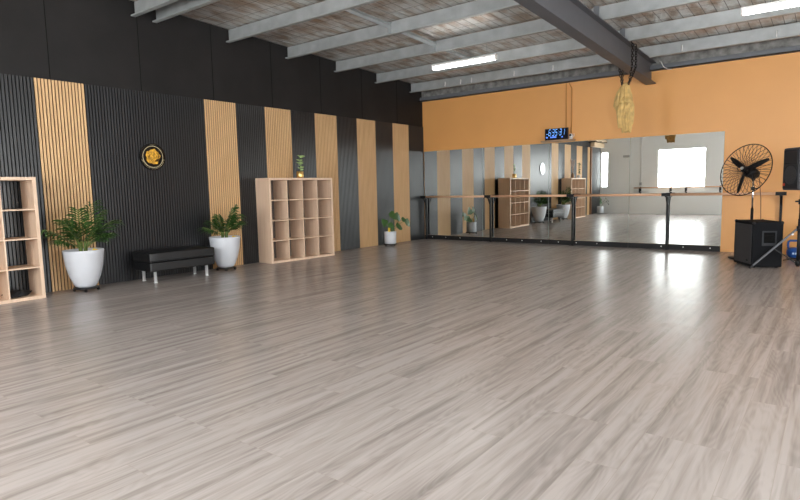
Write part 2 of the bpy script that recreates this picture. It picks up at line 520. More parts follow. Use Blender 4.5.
# ------------------------------------------------------------------ mirrors and their kick rail
mx = [.012, 1.61, 3.18, 4.80, 6.375]
ml = ['mirror panel next to the black slatted corner', 'mirror panel reflecting the middle cube shelf',
      'mirror panel under the digital clock, reflecting the bench', 'mirror panel nearest the orange wall and fan, reflecting the big window']
tilt = [0, -.10, 0, 0]; lean = [0, .13, .07, 0]
for i in range(4):
    x0, x1 = mx[i] + .002, mx[i + 1] - .002
    t = thing('wall_mirror', 'tall frameless ' + ml[i], 'mirror', ((x0 + x1) / 2, -.012, .10), R(tilt[i]), 'mirrors along the orange wall')
    hw = (x1 - x0) / 2; t.rotation_euler.x = R(lean[i])
    b = BM(); box(b, -hw, hw, 0, .010, 0, 2.0); obj('mirror_backing', b, 'mirror_edge', t)
    b = BM(); box(b, -hw + .003, hw - .003, -.002, -.0005, .003, 1.997); obj('mirror_glass', b, 'mirror', t)
for i in range(4):
    b = BM(); box(b, mx[i] + .003, mx[i + 1] - .003, -.022, -.001, 0, .097)
    o = struct('baseboard_back_%d' % (i + 1), b, 'kick')
    for x in (mx[i] + .22, mx[i] + .60, mx[i + 1] - .60, mx[i + 1] - .16)[i % 2::1][:3]:
        b = BM(); tube(b, [(x, -.0215, .055), (x, -.026, .055)], .011, 10); obj('screw', b, 'screw', o)

# ------------------------------------------------------------------ ballet barre along the mirrors
BX = [.098, 1.836, 3.714, 5.498, 7.243]; BZ = 1.018; BY = -.19
t = thing('ballet_barre', 'long wooden ballet barre on black steel posts in front of the mirrors', 'ballet barre', (0, 0, 0))
for i in range(4):
    b = BM(); tube(b, [(BX[i] + .005 - (.09 if i == 0 else 0), BY, BZ), (BX[i + 1] - .005 + (.07 if i == 3 else 0), BY, BZ)], .022, 14); obj('rail', b, 'barre', t)
for i, x in enumerate(BX):
    b = BM()
    box(b, x - .018, x + .018, -.086, -.050, .004, BZ - .03)
    box(b, x - .05, x + .05, -.115, -.025, 0, .005)
    p = obj('post', b, 'steel_black', t)
    b = BM()
    box(b, x - .02, x + .02, BY - .02, -.05, BZ - .045, BZ - .020)
    quadbar(b, (x, BY + .02, BZ - .045), (x, -.07, BZ - .20), .03, .012)
    box(b, x - .075, x + .075, BY - .027, BY + .027, BZ - .030, BZ - .018)
    box(b, x - .075, x + .075, BY - .0275, BY - .0235, BZ - .030, BZ + .028)
    box(b, x - .075, x + .075, BY + .0235, BY + .0275, BZ - .030, BZ + .028)
    obj('bracket', b, 'steel_black', p)
# barres on the white wall opposite, seen in the mirrors
for x0, x1, lb in ((1.40, 3.04, 'wall-mounted wooden barre under the left part of the big window, seen in the mirror'),
                   (3.09, 4.76, 'wall-mounted wooden barre under the right part of the big window, seen in the mirror')):
    t = thing('wall_barre', lb, 'ballet barre', (0, DF, 1.06), 0, 'barres on the white wall')
    b = BM(); tube(b, [(x0, .16, 0), (x1, .16, 0)], .022, 12); obj('rail', b, 'barre', t)
    b = BM(); tube(b, [(x0, .16, -.16), (x1, .16, -.16)], .012, 12); obj('lower_rail', b, 'white_plastic', t)
    for x in (x0 + .22, x1 - .28):
        b = BM(); box(b, x - .03, x + .03, .0, .015, -.22, .04); box(b, x - .015, x + .015, .015, .185, -.045, -.02); box(b, x - .02, x + .02, .13, .19, -.19, -.02)
        obj('bracket', b, 'steel_black', t)
# conduit with switch box, and a small grey box on the white wall
t = thing('wall_conduit', 'thin white conduit with small box on the white wall, seen in the mirror', 'conduit', (1.62, DF, 1.25))
b = BM(); tube(b, [(0, .012, .03), (0, .012, 2.4)], .011, 8); obj('pipe', b, 'white_plastic', t)
b = BM(); box(b, -.045, .045, 0, .04, -.09, .03); obj('switch_box', b, 'grey_box', t)
simple('wall_fitting', 'grey_box', 'small grey oblong fitting high on the white wall, seen in the mirror', 'wall fitting',
       lambda b: (box(b, -.13, .13, 0, .07, -.045, .045), bevel(b, .02)), (1.05, DF, 2.32))

# ------------------------------------------------------------------ cube shelves
def cube_shelf(name, label, loc, rz, back):
    t = thing(name, label, 'cube shelf', loc, rz, 'oak cube shelves')
    W, D, H, T = 1.44, .38, 1.455, .038
    def pl(n, x0, x1, y0, y1, z0, z1, m='shelf_oak'):
        b = BM(); box(b, x0, x1, y0, y1, z0, z1); bevel(b, .0015, 1); return obj(n, b, m, t)
    # depth along +x (front at x = D), width along y
    pl('side_panel', 0, D, -W / 2, -W / 2 + T, 0, H); pl('side_panel', 0, D, W / 2 - T, W / 2, 0, H)
    pl('top_panel', 0, D, -W / 2 + T, W / 2 - T, H - T, H); pl('bottom_panel', 0, D, -W / 2 + T, W / 2 - T, .0, T)
    iw, ih = W - 2 * T, H - 2 * T
    for k in (1, 2, 3):
        z = T + ih * k / 4
        pl('shelf_board', .004, D - .003, -W / 2 + T, W / 2 - T, z - .008, z + .008)
        y = -W / 2 + T + iw * k / 4
        pl('divider', .002, D - .001, y - .008, y + .008, T, H - T)
    if back: pl('back_panel', .001, .0035, -W / 2 + T, W / 2 - T, T, H - T, 'shelf_back_shade')
    return t
cube_shelf('cube_shelf', 'pale oak sixteen-cube shelf unit against the slatted wall, with the gold plant pot on top', (.045, -4.36, 0), R(-3.2), True)
cube_shelf('cube_shelf', 'pale oak open-backed cube shelf cut off by the left edge of the photo', (.03, -9.345, 0), R(0), False)
# bundle of black clothing in the bottom cube of the left shelf
b = BM()
bmesh.ops.create_icosphere(b, subdivisions=3, radius=1)
for v in b.verts:
    k = 1 + .22 * math.sin(5 * v.co.x + 3 * v.co.y) + .15 * math.sin(9 * v.co.y - 4 * v.co.z)
    v.co = Vector((v.co.x * .14 * k, v.co.y * .14 * k, max(v.co.z, -.55) * .035 * (k + .2)))
zmin = min(v.co.z for v in b.verts)
for v in b.verts: v.co.z -= zmin
for f in b.faces: f.smooth = True
o = obj('folded_clothing', b, 'fabric'); o.location = (.23, -8.87, .0385)
tag(o, 'crumpled black fabric lying in the bottom cube of the left shelf', 'clothing')

# ------------------------------------------------------------------ plants
def caddy(loc, label, r=.15, h=.05):
    t = thing('plant_caddy', label, 'plant caddy', loc, rnd.random(), 'castor caddies under the pots')
    b = BM(); lathe(b, [(0, h - .016), (r, h - .016), (r, h), (0, h)], 24, smooth=False); obj('platform', b, 'black_plastic', t)
    for k in range(4):
        a = PI / 4 + k * PI / 2
        x, y = math.cos(a) * (r - .015), math.sin(a) * (r - .015)
        b = BM(); tube(b, [(x - .010, y, .0165), (x + .010, y, .0165)], .0165, 12); obj('castor', b, 'black_plastic', t)
    return t

def frond_bm(L, lift, droop, nl, ll, seed):
    r = random.Random(seed)
    b = BM()
    pts = []
    for i in range(13):
        s = i / 12
        rad = L * (s * math.cos(lift) + .0)
        z = L * (s * math.sin(lift) - droop * s ** 2.3)
        rad = L * s * math.cos(lift) + L * droop * .35 * s * s
        pts.append(Vector((rad, 0, z)))
    tube(b, pts, [.006 * (1 - .75 * i / 12) + .0012 for i in range(13)], 5, 1)
    for j in range(nl):
        s = .30 + .68 * j / (nl - 1)
        i = min(int(s * 12), 11); f = s * 12 - i
        p = pts[i].lerp(pts[i + 1], f); d = (pts[i + 1] - pts[i]).normalized()
        n = Vector((0, 1, 0))
        up = d.cross(n) * -1
        for sd in (-1, 1):
            l = ll * (.55 + .45 * math.sin(PI * (.15 + .85 * s) ** .9)) * r.uniform(.85, 1.1)
            dr = (d * r.uniform(.65, .95) + n * sd * r.uniform(.75, 1.0) + up * r.uniform(.10, .35)).normalized()
            wv = dr.cross(up).normalized()
            w = .0105
            q0 = p
            q1 = p + dr * l * .4 + Vector((0, 0, -.02 * l))
            q2 = p + dr * l * .75 + Vector((0, 0, -.14 * l))
            q3 = p + dr * l + Vector((0, 0, -.36 * l))
            prev = None
            for q, ww in ((q0, .35), (q1, 1), (q2, .75), (q3, .05)):
                c = [b.verts.new(q - wv * w * ww), b.verts.new(q + Vector((0, 0, -.004 * ww))), b.verts.new(q + wv * w * ww)]
                if prev:
                    for k in (0, 1):
                        fc = b.faces.new((prev[k], prev[k + 1], c[k + 1], c[k])); fc.smooth = True
                prev = c
    return b

def palm(loc, label, fr, rz=0, seed=1):
    t = thing('potted_palm', label, 'potted plant', loc, 0, 'palms in tall white pots')
    b = BM()
    lathe(b, [(0, 0), (.09, 0), (.118, .012), (.140, .045), (.182, .15), (.217, .29), (.234, .44), (.239, .475), (.234, .485), (.224, .478), (.218, .44), (.213, .41), (0, .41)], 40)
    obj('pot', b, 'white_pot', t)
    b = BM(); lathe(b, [(.213, .412), (.18, .43), (.1, .437), (0, .435)], 24); obj('soil', b, 'soil', t)
    b = BM()
    for k in range(6):
        a = k * 1.05; x, y = .035 * math.cos(a), .035 * math.sin(a)
        tube(b, [(x, y, .425), (x * 1.25, y * 1.25, .52), (x * 1.7, y * 1.7, .60)], [.014, .011, .007], 7)
    obj('stem', b, 'palm_stem', t)
    for k, (az, L, lift, droop) in enumerate(fr):
        o = obj('frond', frond_bm(L, lift, droop, 12, L * .46, seed * 50 + k), ['palm', 'palm_stem'], t)
        o.location = (.03 * math.cos(az), .03 * math.sin(az), .50); o.rotation_euler = (0, 0, az)
    b = BM(); box(b, -.03, .03, -.002, .002, 0, .06); bevel(b, .001, 1)
    o = obj('insect_card', b, 'yellow', t); o.location = (.10, .09, .432); o.rotation_euler = (0, .3, R(40)); o['label'] = 'small yellow card'
    return t
# azimuth 0 = +x (into the room), pi/2 = towards the mirrors
caddy((.31, -8.11, 0), 'black castor caddy under the large palm pot beside the left shelf')
palm((.31, -8.11, .05), 'large palm in tall white pot between the left shelf and the bench',
     [(R(-86), .53, R(44), .18), (R(-72), .40, R(30), .14), (R(-70), .50, R(64), .14), (R(-30), .58, R(74), .10), (R(20), .64, R(78), .10), (R(80), .58, R(72), .16),
      (R(95), .60, R(54), .24), (R(80), .40, R(40), .20), (R(-50), .40, R(52), .20), (R(15), .42, R(58), .22), (R(60), .48, R(70), .14), (R(-60), .46, R(72), .14), (R(40), .34, R(50), .2)], seed=1)
caddy((.32, -5.98, 0), 'black castor caddy under the white palm pot right of the bench')
palm((.32, -5.98, .05), 'smaller palm in white pot between the black bench and the cube shelf',
     [(R(-88), .40, R(32), .14), (R(-80), .40, R(52), .16), (R(-60), .40, R(70), .12), (R(20), .50, R(76), .12), (R(60), .54, R(78), .14), (R(90), .50, R(66), .26),
      (R(95), .44, R(48), .26), (R(70), .34, R(54), .22), (R(10), .34, R(50), .22), (R(-40), .34, R(44), .2), (R(0), .40, R(68), .16), (R(-75), .34, R(66), .14)], seed=2)

def leaf_blade(b, base, d, n, L, W, mi=0):
    """heart-shaped, slightly cupped leaf with notched edge"""
    d = Vector(d).normalized(); n = Vector(n).normalized(); s = d.cross(n).normalized(); n = s.cross(d)
    prof = [(-.12, .28), (-.05, .55), (.08, .85), (.2, .99), (.32, .93), (.38, .80), (.5, .86), (.58, .68), (.68, .64), (.78, .42), (.9, .2), (1, .0)]
    mid = [b.verts.new(Vector(base) + d * L * max(p, 0) - n * L * .18 * max(p, 0) ** 2) for p, _ in prof]
    for sd in (-1, 1):
        ed = [b.verts.new(Vector(base) + d * L * p + s * sd * W / 2 * w - n * (L * .18 * max(p, 0) ** 2 - .10 * W * w)) for p, w in prof]
        for k in range(len(prof) - 1):
            f = b.faces.new((mid[k], mid[k + 1], ed[k + 1], ed[k])) if (mid[k].co - mid[k + 1].co).length > 1e-6 else b.faces.new((mid[k], ed[k + 1], ed[k]))
            f.smooth = True; f.material_index = mi

def monstera(loc, label, leaves, card=True):
    t = thing('potted_monstera', label, 'potted plant', loc, 0, 'leafy plants in small white pots')
    b = BM(); lathe(b, [(0, 0), (.122, 0), (.128, .006), (.130, .255), (.126, .26), (.118, .258), (.116, .225), (0, .225)], 36); obj('pot', b, 'white_pot', t)
    b = BM(); lathe(b, [(.116, .228), (.08, .237), (0, .24)], 20); obj('soil', b, 'soil', t)
    for (x, y, z, L, W, dx, dy, dz) in leaves:
        b = BM()
        p0 = Vector((x * .12, y * .12, .23)); p2 = Vector((x, y, z)); p1 = p0.lerp(p2, .5) + Vector((0, 0, .10))
        pts = [(p0 * (1 - s) ** 2 + p1 * 2 * s * (1 - s) + p2 * s * s) for s in [k / 7 for k in range(8)]]
        tube(b, pts, .0045, 5, 1)
        leaf_blade(b, p2, (dx, dy, dz), (.75, -.35, .55), L, W)
        obj('leaf', b, ['monstera', 'palm_stem'], t)
    if card:
        b = BM(); box(b, -.025, .025, -.002, .002, 0, .11); o = obj('insect_card', b, 'yellow', t); o.location = (.03, -.07, .235); o.rotation_euler = (0, 0, R(40)); o['label'] = 'upright yellow card'
    return t
caddy((.30, -1.75, 0), 'black castor caddy under the small monstera pot near the mirrors', .15)
monstera((.30, -1.75, .05), 'monstera with yellow card in small white cylinder pot near the mirrors',
         [(.02, -.02, .66, .20, .20, .3, .3, -.4), (.05, .12, .60, .22, .22, .2, .8, -.5), (.10, .42, .46, .20, .20, .2, .7, -.5), (.06, .16, .36, .22, .20, .1, .9, -.15),
          (-.02, -.16, .52, .20, .16, .3, -.4, -.5), (.02, .40, .50, .16, .14, .3, .9, -.3), (.05, -.10, .44, .18, .15, .4, .2, -.5)])
caddy((.32, -12.05, 0), 'black castor caddy under the pot beyond the brown post, in the mirror', .15)
monstera((.32, -12.05, .05), 'leafy plant in small white pot beyond the brown post, seen in the mirror',
         [(.02, .10, .62, .22, .20, .3, .5, -.4), (.15, -.22, .56, .24, .22, .3, -.8, -.4), (.12, -.42, .42, .22, .20, .2, -.7, -.4), (.1, .25, .48, .2, .18, .2, .8, -.4)], card=False)

# little plant on top of the middle shelf
t = thing('potted_sprig', 'slim green plant in shiny gold pot on top of the middle shelf', 'potted plant', (.28, -4.29, 1.4565))
b = BM(); lathe(b, [(0, 0), (.055, 0), (.060, .01), (.062, .115), (.058, .118), (.054, .10), (0, .10)], 28); obj('pot', b, 'gold', t)
b = BM(); lathe(b, [(.054, .101), (0, .104)], 16); obj('soil', b, 'soil', t)
b = BM()
r2 = random.Random(3)
pts = [Vector((0, .005, .10)), Vector((.01, -.012, .18)), Vector((.0, .022, .25)), Vector((.0, -.005, .33)), Vector((.0, .02, .39))]
tube(b, pts, [.005, .004, .004, .003, .002], 6, 1)
for z, az, L in ((.14, 60, .07), (.17, -120, .06), (.20, 100, .06), (.22, -80, .06), (.255, -110, .09), (.27, 40, .06), (.30, -90, .10), (.37, 85, .12), (.385, -100, .07), (.37, 70, .10), (.18, 80, .09), (.24, 10, .07), (.31, 100, .07)):
    a = R(az); leaf_blade(b, (0, .01, z), (math.cos(a) * .6 + .2, math.sin(a), .35), (.7, -.3, .6), L, L * .55)
obj('foliage', b, ['pale_green', 'palm_stem'], t)

# two vases on the left shelf (outside the frame, seen in the mirror)
t = thing('vase_of_dried_stems', 'brown vase of tall dried stems on the left shelf, seen in the mirror', 'vase', (.22, -9.22, 1.4565))
b = BM(); lathe(b, [(0, 0), (.05, 0), (.065, .05), (.055, .13), (.03, .18), (.035, .20), (.028, .20), (0, .17)], 24); obj('vessel', b, 'vase', t)
b = BM()
for k in range(9):
    a = k * .7; L = .42 + .03 * (k % 3)
    tube(b, [(0, 0, .18), (.03 * math.cos(a), .05 * math.sin(a), .38), (.07 * math.cos(a), .13 * math.sin(a), .2 + L)], [.003, .003, .008], 5)
obj('dried_stems', b, 'dry', t)
t = thing('potted_creeper', 'tall leafy plant in small white pot on the left shelf, seen in the mirror', 'potted plant', (.24, -9.78, 1.4565))
b = BM(); lathe(b, [(0, 0), (.05, 0), (.06, .11), (.055, .11), (.05, .095), (0, .095)], 24); obj('pot', b, 'white_pot', t)
b = BM()
tube(b, [(0, 0, .09), (.02, .02, .25), (0, -.02, .42), (.02, .01, .56)], .005, 6, 1)
for k in range(14):
    z = .16 + .03 * k; a = k * 2.3; leaf_blade(b, (.01, 0, z), (math.cos(a) * .6 + .3, math.sin(a), .2), (.7, -.2, .6), .09, .06)
obj('foliage', b, ['monstera', 'palm_stem'], t)

# ------------------------------------------------------------------ black bench
t = thing('bench', 'black leather bench on chrome legs against the black slatted wall', 'bench', (.39, -6.88, 0), R(-2))
b = BM(); box(b, -.24, .24, -.505, .485, .165, .288); bevel(b, .018, 3); o = obj('base', b, 'leather', t)
b = BM(); box(b, -.245, .245, -.51, .49, .291, .42)
bmesh.ops.subdivide_edges(b, edges=b.edges[:], cuts=6, use_grid_fill=True)
for v in b.verts:
    if v.co.z > .41:
        v.co.z += .034 * math.cos(v.co.x / .245 * PI / 2) * max(0, math.cos((v.co.y + .01) / .50 * PI / 2)) ** .5
for f in b.faces: f.smooth = True
o = obj('cushion', b, 'leather', t)
md = o.modifiers.new('bevel', 'BEVEL'); md.width = .03; md.segments = 4; md.limit_method = 'ANGLE'; md.angle_limit = R(50)
for x in (-.165, .165):
    for y in (-.405, .385):
        b = BM(); lathe(b, [(0, 0), (.027, 0), (.027, .012), (.022, .014), (.022, .166), (0, .166)], 20, (x, y, 0)); obj('leg', b, 'brushed', t)

# ------------------------------------------------------------------ round plaque
t = thing('round_plaque', 'round black plaque with gold emblem hanging on the black slats', 'plaque', (.0, -6.92, 1.765))
def disc(b, r, x0, x1, seg=48, ri=0):
    lathe(b, [(ri, x0), (r, x0), (r, x1), (ri, x1)] if ri else [(0, x0), (r, x0), (r, x1), (0, x1)], seg, smooth=False)
    if ri: pass
    for v in b.verts: pass
def toX(b):
    for v in b.verts: v.co = Vector((v.co.z, v.co.x, v.co.y))
b = BM(); disc(b, .195, .001, .024); toX(b); obj('plate', b, 'gloss_black', t)
b = BM(); lathe(b, [(.150, .0245), (.156, .0245), (.156, .0265), (.150, .0265), (.150, .0245)], 48, smooth=False); toX(b); obj('gold_ring', b, 'cream', t)
b = BM()
# emblem: ragged amber round with dark flecks cut in
lathe(b, [(0, .0245), (.108, .0245), (.108, .0275), (0, .0275)], 40, smooth=False)
for v in b.verts:
    a = math.atan2(v.co.y, v.co.x); rr = math.hypot(v.co.x, v.co.y)
    if rr > .05:
        k = 1 + .07 * math.sin(5 * a + 1) + .04 * math.sin(11 * a); v.co.x *= k; v.co.y *= k
toX(b); em = obj('emblem', b, 'amber', t)
b = BM()
r3 = random.Random(11)
for k in range(16):
    a = r3.uniform(0, 2 * PI); rr = r3.uniform(.02, .09); L = r3.uniform(.02, .05)
    c = Vector((.028, rr * math.cos(a), rr * math.sin(a))); d = Vector((0, math.cos(a + 1.2), math.sin(a + 1.2)))
    quadbar(b, c - d * L / 2, c + d * L / 2, .006, .002)
for k in range(6):
    quadbar(b, (.0285, .02 + .014 * k, -.075 + .004 * k), (.0285, .035 + .014 * k, -.045 + .006 * k), .008, .002)
obj('emblem_stripes', b, 'gloss_black', em)
b = BM()
for k in range(26):                       # ring of small worn lettering (illegible in the photo)
    a = R(195 + k * 6)
    r0 = .160
    for q in range(2):
        rr = r0 + .004 + .010 * q
        c = Vector((.0255, rr * math.cos(a), rr * math.sin(a))); d = Vector((0, -math.sin(a), math.cos(a)))
        if (k * 3 + q * 5) % 7: quadbar(b, c - d * .006, c + d * .006, .004, .002)
for k in range(5):
    quadbar(b, (.0255, -.035 + .0175 * k - .006, .172), (.0255, -.035 + .0175 * k + .006, .172), .012, .002)
obj('lettering', b, 'cream', t)

# ------------------------------------------------------------------ clock ledge
simple('wall_ledge', 'ledge', 'thin brown wooden ledge on the orange wall under the digital clock', 'shelf',
       lambda b: box(b, 3.05, 3.73, -.15, -.001, 2.114, 2.148))
t = thing('digital_clock', 'black digital clock with blue digits on the small wall ledge', 'clock', (3.365, -.085, 2.1485))
b = BM(); box(b, -.245, .245, -.015, .015, 0, .235); bevel(b, .004, 1); obj('housing', b, 'black_plastic', t)
b = BM(); box(b, -.232, .232, -.0165, -.0152, .012, .223); obj('screen', b, 'clock_face', t)
SEG = {'0': 'abcdef', '1': 'bc', '2': 'abged', '3': 'abgcd', '4': 'fgbc', '5': 'afgcd', '6': 'afgedc', '7': 'abc', '8': 'abcdefg', '9': 'abcdfg'}
def sevenseg(b, ch, x, z, w, h, th, y=-.018):
    s = .12 * h
    def P(u, v): return (x + u * w + v * s, y, z + v * h)
    S = {'a': ((0, 1), (1, 1)), 'b': ((1, .5), (1, 1)), 'c': ((1, 0), (1, .5)), 'd': ((0, 0), (1, 0)), 'e': ((0, 0), (0, .5)), 'f': ((0, .5), (0, 1)), 'g': ((0, .5), (1, .5))}
    for q in SEG[ch]:
        p0, p1 = [Vector(P(*k)) for k in S[q]]
        d = (p1 - p0).normalized(); quadbar(b, p0 + d * th * .35, p1 - d * th * .35, th, .002) if abs(d.z) > .5 else quadbar(b, p0 + d * th * .35, p1 - d * th * .35, .002, th)
b = BM()
for ch, x in (('6', -.165), ('3', -.088), ('5', -.026), ('3', .062), ('1', .128)):
    sevenseg(b, ch, x, .096, .039, .118, .0085)
for x in (-.094, .056):
    for z in (.130, .178): box(b, x - .003, x + .003, -.019, -.017, z - .004, z + .004)
box(b, -.205, -.187, -.019, -.017, .118, .128)
obj('time_digits', b, 'digit', t)
b = BM()
r4 = random.Random(5)
for x0, n in ((-.215, 2), (-.125, 6), (.105, 2)):
    for k in range(n):
        x = x0 + .0225 * k
        box(b, x, x + .013, -.019, -.017, .045, .045 + r4.choice((.018, .026, .034)))
obj('date_row', b, 'digit_dim', t)
t = thing('baby_camera', 'small white camera beside the digital clock on the ledge', 'camera', (3.665, -.08, 2.1485))
b = BM(); lathe(b, [(0, 0), (.036, 0), (.038, .008), (.034, .03), (.02, .036), (0, .036)], 24); obj('base', b, 'white_plastic', t)
b = BM(); bmesh.ops.create_uvsphere(b, u_segments=20, v_segments=12, radius=.040)
for f in b.faces: f.smooth = True
o = obj('head', b, 'white_plastic', t, (0, 0, .070))
b = BM(); tube(b, [(0, -.034, .004), (0, -.042, .004)], .022, 16); obj('lens', b, 'gloss_black', o)
b = BM(); tube(b, [(.03, 0, -.02), (.05, .01, -.01), (.055, .03, .02), (.04, .06, .06)], .006, 6); obj('lead', b, 'white_plastic', t, (0, 0, .05))
for x0, zt, lb in ((3.535, 2.39, 'left of the two thin orange-painted conduits running up from the clock'), (3.645, 2.22, 'right of the two thin orange-painted conduits running up from the clock')):
    simple('cable_conduit', 'brown_conduit', lb, 'conduit',
           lambda b: tube(b, [(x0 - (.0 if x0 < 3.6 else .05), -.012, 3.272), (x0 - (.0 if x0 < 3.6 else .045), -.012, 3.24), (x0, -.012, 3.16), (x0, -.012, zt)], .011, 8), group='conduits above the clock')

# ------------------------------------------------------------------ LED battens
def batten(x0, x1, y, z, label):
    L = x1 - x0
    t = thing('led_batten', label, 'ceiling light', (x0, y, z), 0, 'LED battens under the purlins')
    b = BM(); box(b, 0, L, -.045, .045, .028, .062); bevel(b, .006, 2); obj('housing', b, 'white_plastic', t)
    b = BM(); box(b, .025, L - .025, -.042, .042, -.024, .027); bevel(b, .012, 2); obj('diffuser', b, 'led', t)
    for x in (0, L - .024):
        b = BM(); box(b, x, x + .024, -.044, .044, -.026, .0275); bevel(b, .005, 2); obj('end_cap', b, 'white_plastic', t)
    for x in (.30, L - .18):
        b = BM(); tube(b, [(x, 0, .062), (x, 0, roof_z(y) - z - .004)], .003, 6); obj('hanging_wire', b, 'galv', t)
batten(2.24, 3.49, -2.89, 3.30, 'bright LED batten hanging left of the dark roof beam')
batten(6.92, 8.17, -2.99, 3.30, 'bright LED batten hanging right of the beam, cut by the photo edge')

# ------------------------------------------------------------------ hanging cloth and chains
CX, CY = 5.14, -1.58
def chain(y, label):
    """link chain looped over the beam and down to the cloth knot"""
    rz = raf(y)
    path = [Vector((CX + .05, CY, 2.84)), Vector((5.245, y, rz + .03)), Vector((5.245, y, rz + .36)), Vector((5.22, y, rz + .40)), Vector((5.06, y, rz + .40)),
            Vector((5.035, y, rz + .36)), Vector((5.035, y, rz + .03)), Vector((CX - .05, CY, 2.84))]
    b = BM()
    pitch = .042; n = 0
    for a, c in zip(path, path[1:]):
        L = (c - a).length; k = max(1, round(L / pitch)); d = (c - a).normalized(); u, w = basis(d)
        for j in range(k):
            m = a + d * (L * (j + .5) / k)
            s = u if n % 2 else w
            n += 1
            pts = []
            for q in range(11):
                t = 2 * PI * q / 10
                pts.append(m + d * math.cos(t) * .029 + s * math.sin(t) * .0165)
            tube(b, pts, .0065, 5, cap=False)
    o = obj('chain', b, 'chain'); return tag(o, label, 'chain', 'chains over the roof beam')
chain(-1.60, 'dark link chain over the roof beam holding the gold cloth, left strand')
chain(-1.40, 'dark link chain over the roof beam holding the gold cloth, right strand')
b = BM()
def drape(c, prof, nf, amp, seed, squash=.75, seg=64, shear=(0, 0)):
    """prof: list of (z, radius, dx, dy)"""
    rings = []
    for z, r, dx, dy in prof:
        ring = []
        for k in range(seg):
            a = 2 * PI * k / seg
            q = 1 - amp * 1.1 + amp * 2.2 * abs(math.sin(nf * .5 * a + seed + .8 * math.sin(z * 9 + seed))) + amp * .5 * abs(math.sin((nf + 3) * a + seed * 2 - z * 6)) + amp * .35 * math.sin(3 * a + z * 14 + seed)
            ring.append(b.verts.new((c[0] + dx + r * q * .93 * math.cos(a), c[1] + dy + r * q * squash * math.sin(a), z + .012 * math.sin(5 * a + seed) )))
        rings.append(ring)
    for A, B in zip(rings, rings[1:]):
        for k in range(seg):
            f = b.faces.new((A[k], A[(k + 1) % seg], B[(k + 1) % seg], B[k])); f.smooth = True
    b.faces.new(rings[0][::-1]); b.faces.new(rings[-1])
K = 1.0
# knot and main fall
drape((CX, CY), [(2.86, .02, 0, 0), (2.83, .045, 0, 0), (2.76, .062, -.005, 0), (2.66, .085, -.005, 0), (2.58, .098, 0, 0), (2.48, .095, .01, 0), (2.36, .088, .025, 0), (2.24, .078, .032, 0), (2.14, .066, .035, 0), (2.075, .058, .035, 0)], 12, .24, .4, seg=144)
# swag bulging to the left
drape((CX, CY - .02), [(2.80, .035, -.03, 0), (2.70, .065, -.06, 0), (2.60, .085, -.07, 0), (2.52, .085, -.07, 0), (2.45, .062, -.06, 0), (2.41, .03, -.05, 0)], 10, .24, 1.7, seg=110)
# rolled fold across the front and the tail below it
drape((CX + .01, CY - .05), [(2.63, .05, 0, 0), (2.585, .095, 0, 0), (2.56, .10, 0, 0), (2.535, .085, 0, 0)], 8, .16, 2.9, seg=96)
drape((CX + .005, CY - .05), [(2.545, .085, 0, 0), (2.46, .092, -.015, 0), (2.39, .075, -.035, 0), (2.33, .050, -.055, 0), (2.24, .036, -.062, 0), (2.15, .026, -.065, 0)], 10, .24, 3.3, seg=100)
# right hem
drape((CX + .085, CY + .01), [(2.62, .03, -.02, 0), (2.5, .045, 0, 0), (2.36, .042, .008, 0), (2.25, .035, .01, 0), (2.20, .028, .01, 0)], 8, .24, 4.1, seg=80)
o = obj('hanging_cloth', b, 'cloth')
tag(o, 'bundled gold cloth hanging on chains from the dark roof beam', 'cloth')

# ------------------------------------------------------------------ pedestal fan
FX, FY = 6.915, -.86
t = thing('pedestal_fan', 'black pedestal fan with wire cage tilted up behind the subwoofer', 'fan', (FX, FY, 0))
hub = Vector((6.80, -.86, 1.41)) - Vector((FX, FY, 0))
n = Vector((-.477, -.826, .301)).normalized()
u, w = basis(n)
if w.z < 0: w = -w
u = w.cross(n).normalized()          # u to the fan's side
def FP(a, r, d): return hub + (u * math.cos(a) + w * math.sin(a)) * r + n * d
b = BM(); lathe(b, [(0, 0), (.30, 0), (.31, .012), (.29, .028), (.08, .045), (.035, .07), (0, .07)], 36); obj('base', b, 'black_plastic', t)
mot = hub - n * .13
b = BM(); tube(b, [(0, 0, .06), (0, 0, .80)], .021, 14); obj('pole', b, 'steel_black', t)
b = BM(); tube(b, [(0, 0, .80), (0, 0, 1.27)], .014, 12); o = obj('inner_pole', b, 'chrome', t); o['label'] = 'chrome upper pole'
b = BM(); tube(b, [(0, 0, 1.09), (0, 0, 1.14)], .026, 12); tube(b, [(.02, -.01, 1.115), (.065, -.02, 1.115)], .009, 8); obj('collar', b, 'black_plastic', t)
b = BM(); tube(b, [(0, 0, 1.24), mot * .55 + Vector((0, 0, 1.30)) * .45, mot], [.022, .03, .035], 12); obj('neck', b, 'black_plastic', t)
b = BM()
tube(b, [mot - n * .13, mot - n * .12, mot - n * .05, mot + n * .06, mot + n * .07], [.03, .075, .088, .088, .06], 24); obj('motor', b, 'black_plastic', t)
b = BM()
Rc = .42
for d, r0 in ((.085, .05), (-.075, .09)):
    for k in range(34):
        a = 2 * PI * k / 34; a2 = a + (.14 if d > 0 else -.10)
        pts = [FP(a, r0, d * 1.25), FP(a + (a2 - a) * .35, Rc * .45, d * 1.2), FP(a + (a2 - a) * .75, Rc * .82, d * .85), FP(a2, Rc - .003, d * .12)]
        tube(b, pts, .0033, 4, cap=False)
    for rr, dd in ((r0, d * 1.25), (Rc * .45, d * 1.2)):
        tube(b, [FP(2 * PI * k / 32, rr, dd) for k in range(33)], .002 if rr > r0 else .005, 4, cap=False)
cage = obj('cage', b, 'steel_black', t)
b = BM(); tube(b, [FP(2 * PI * k / 72, Rc, 0) for k in range(73)], .0075, 8, cap=False); obj('rim', b, 'steel_black', cage)
b = BM(); tube(b, [FP(0, 0, -.05), FP(0, 0, .03), FP(0, 0, .075), FP(0, 0, .09)], [.05, .052, .035, .01], 20); obj('hub', b, 'black_plastic', t)
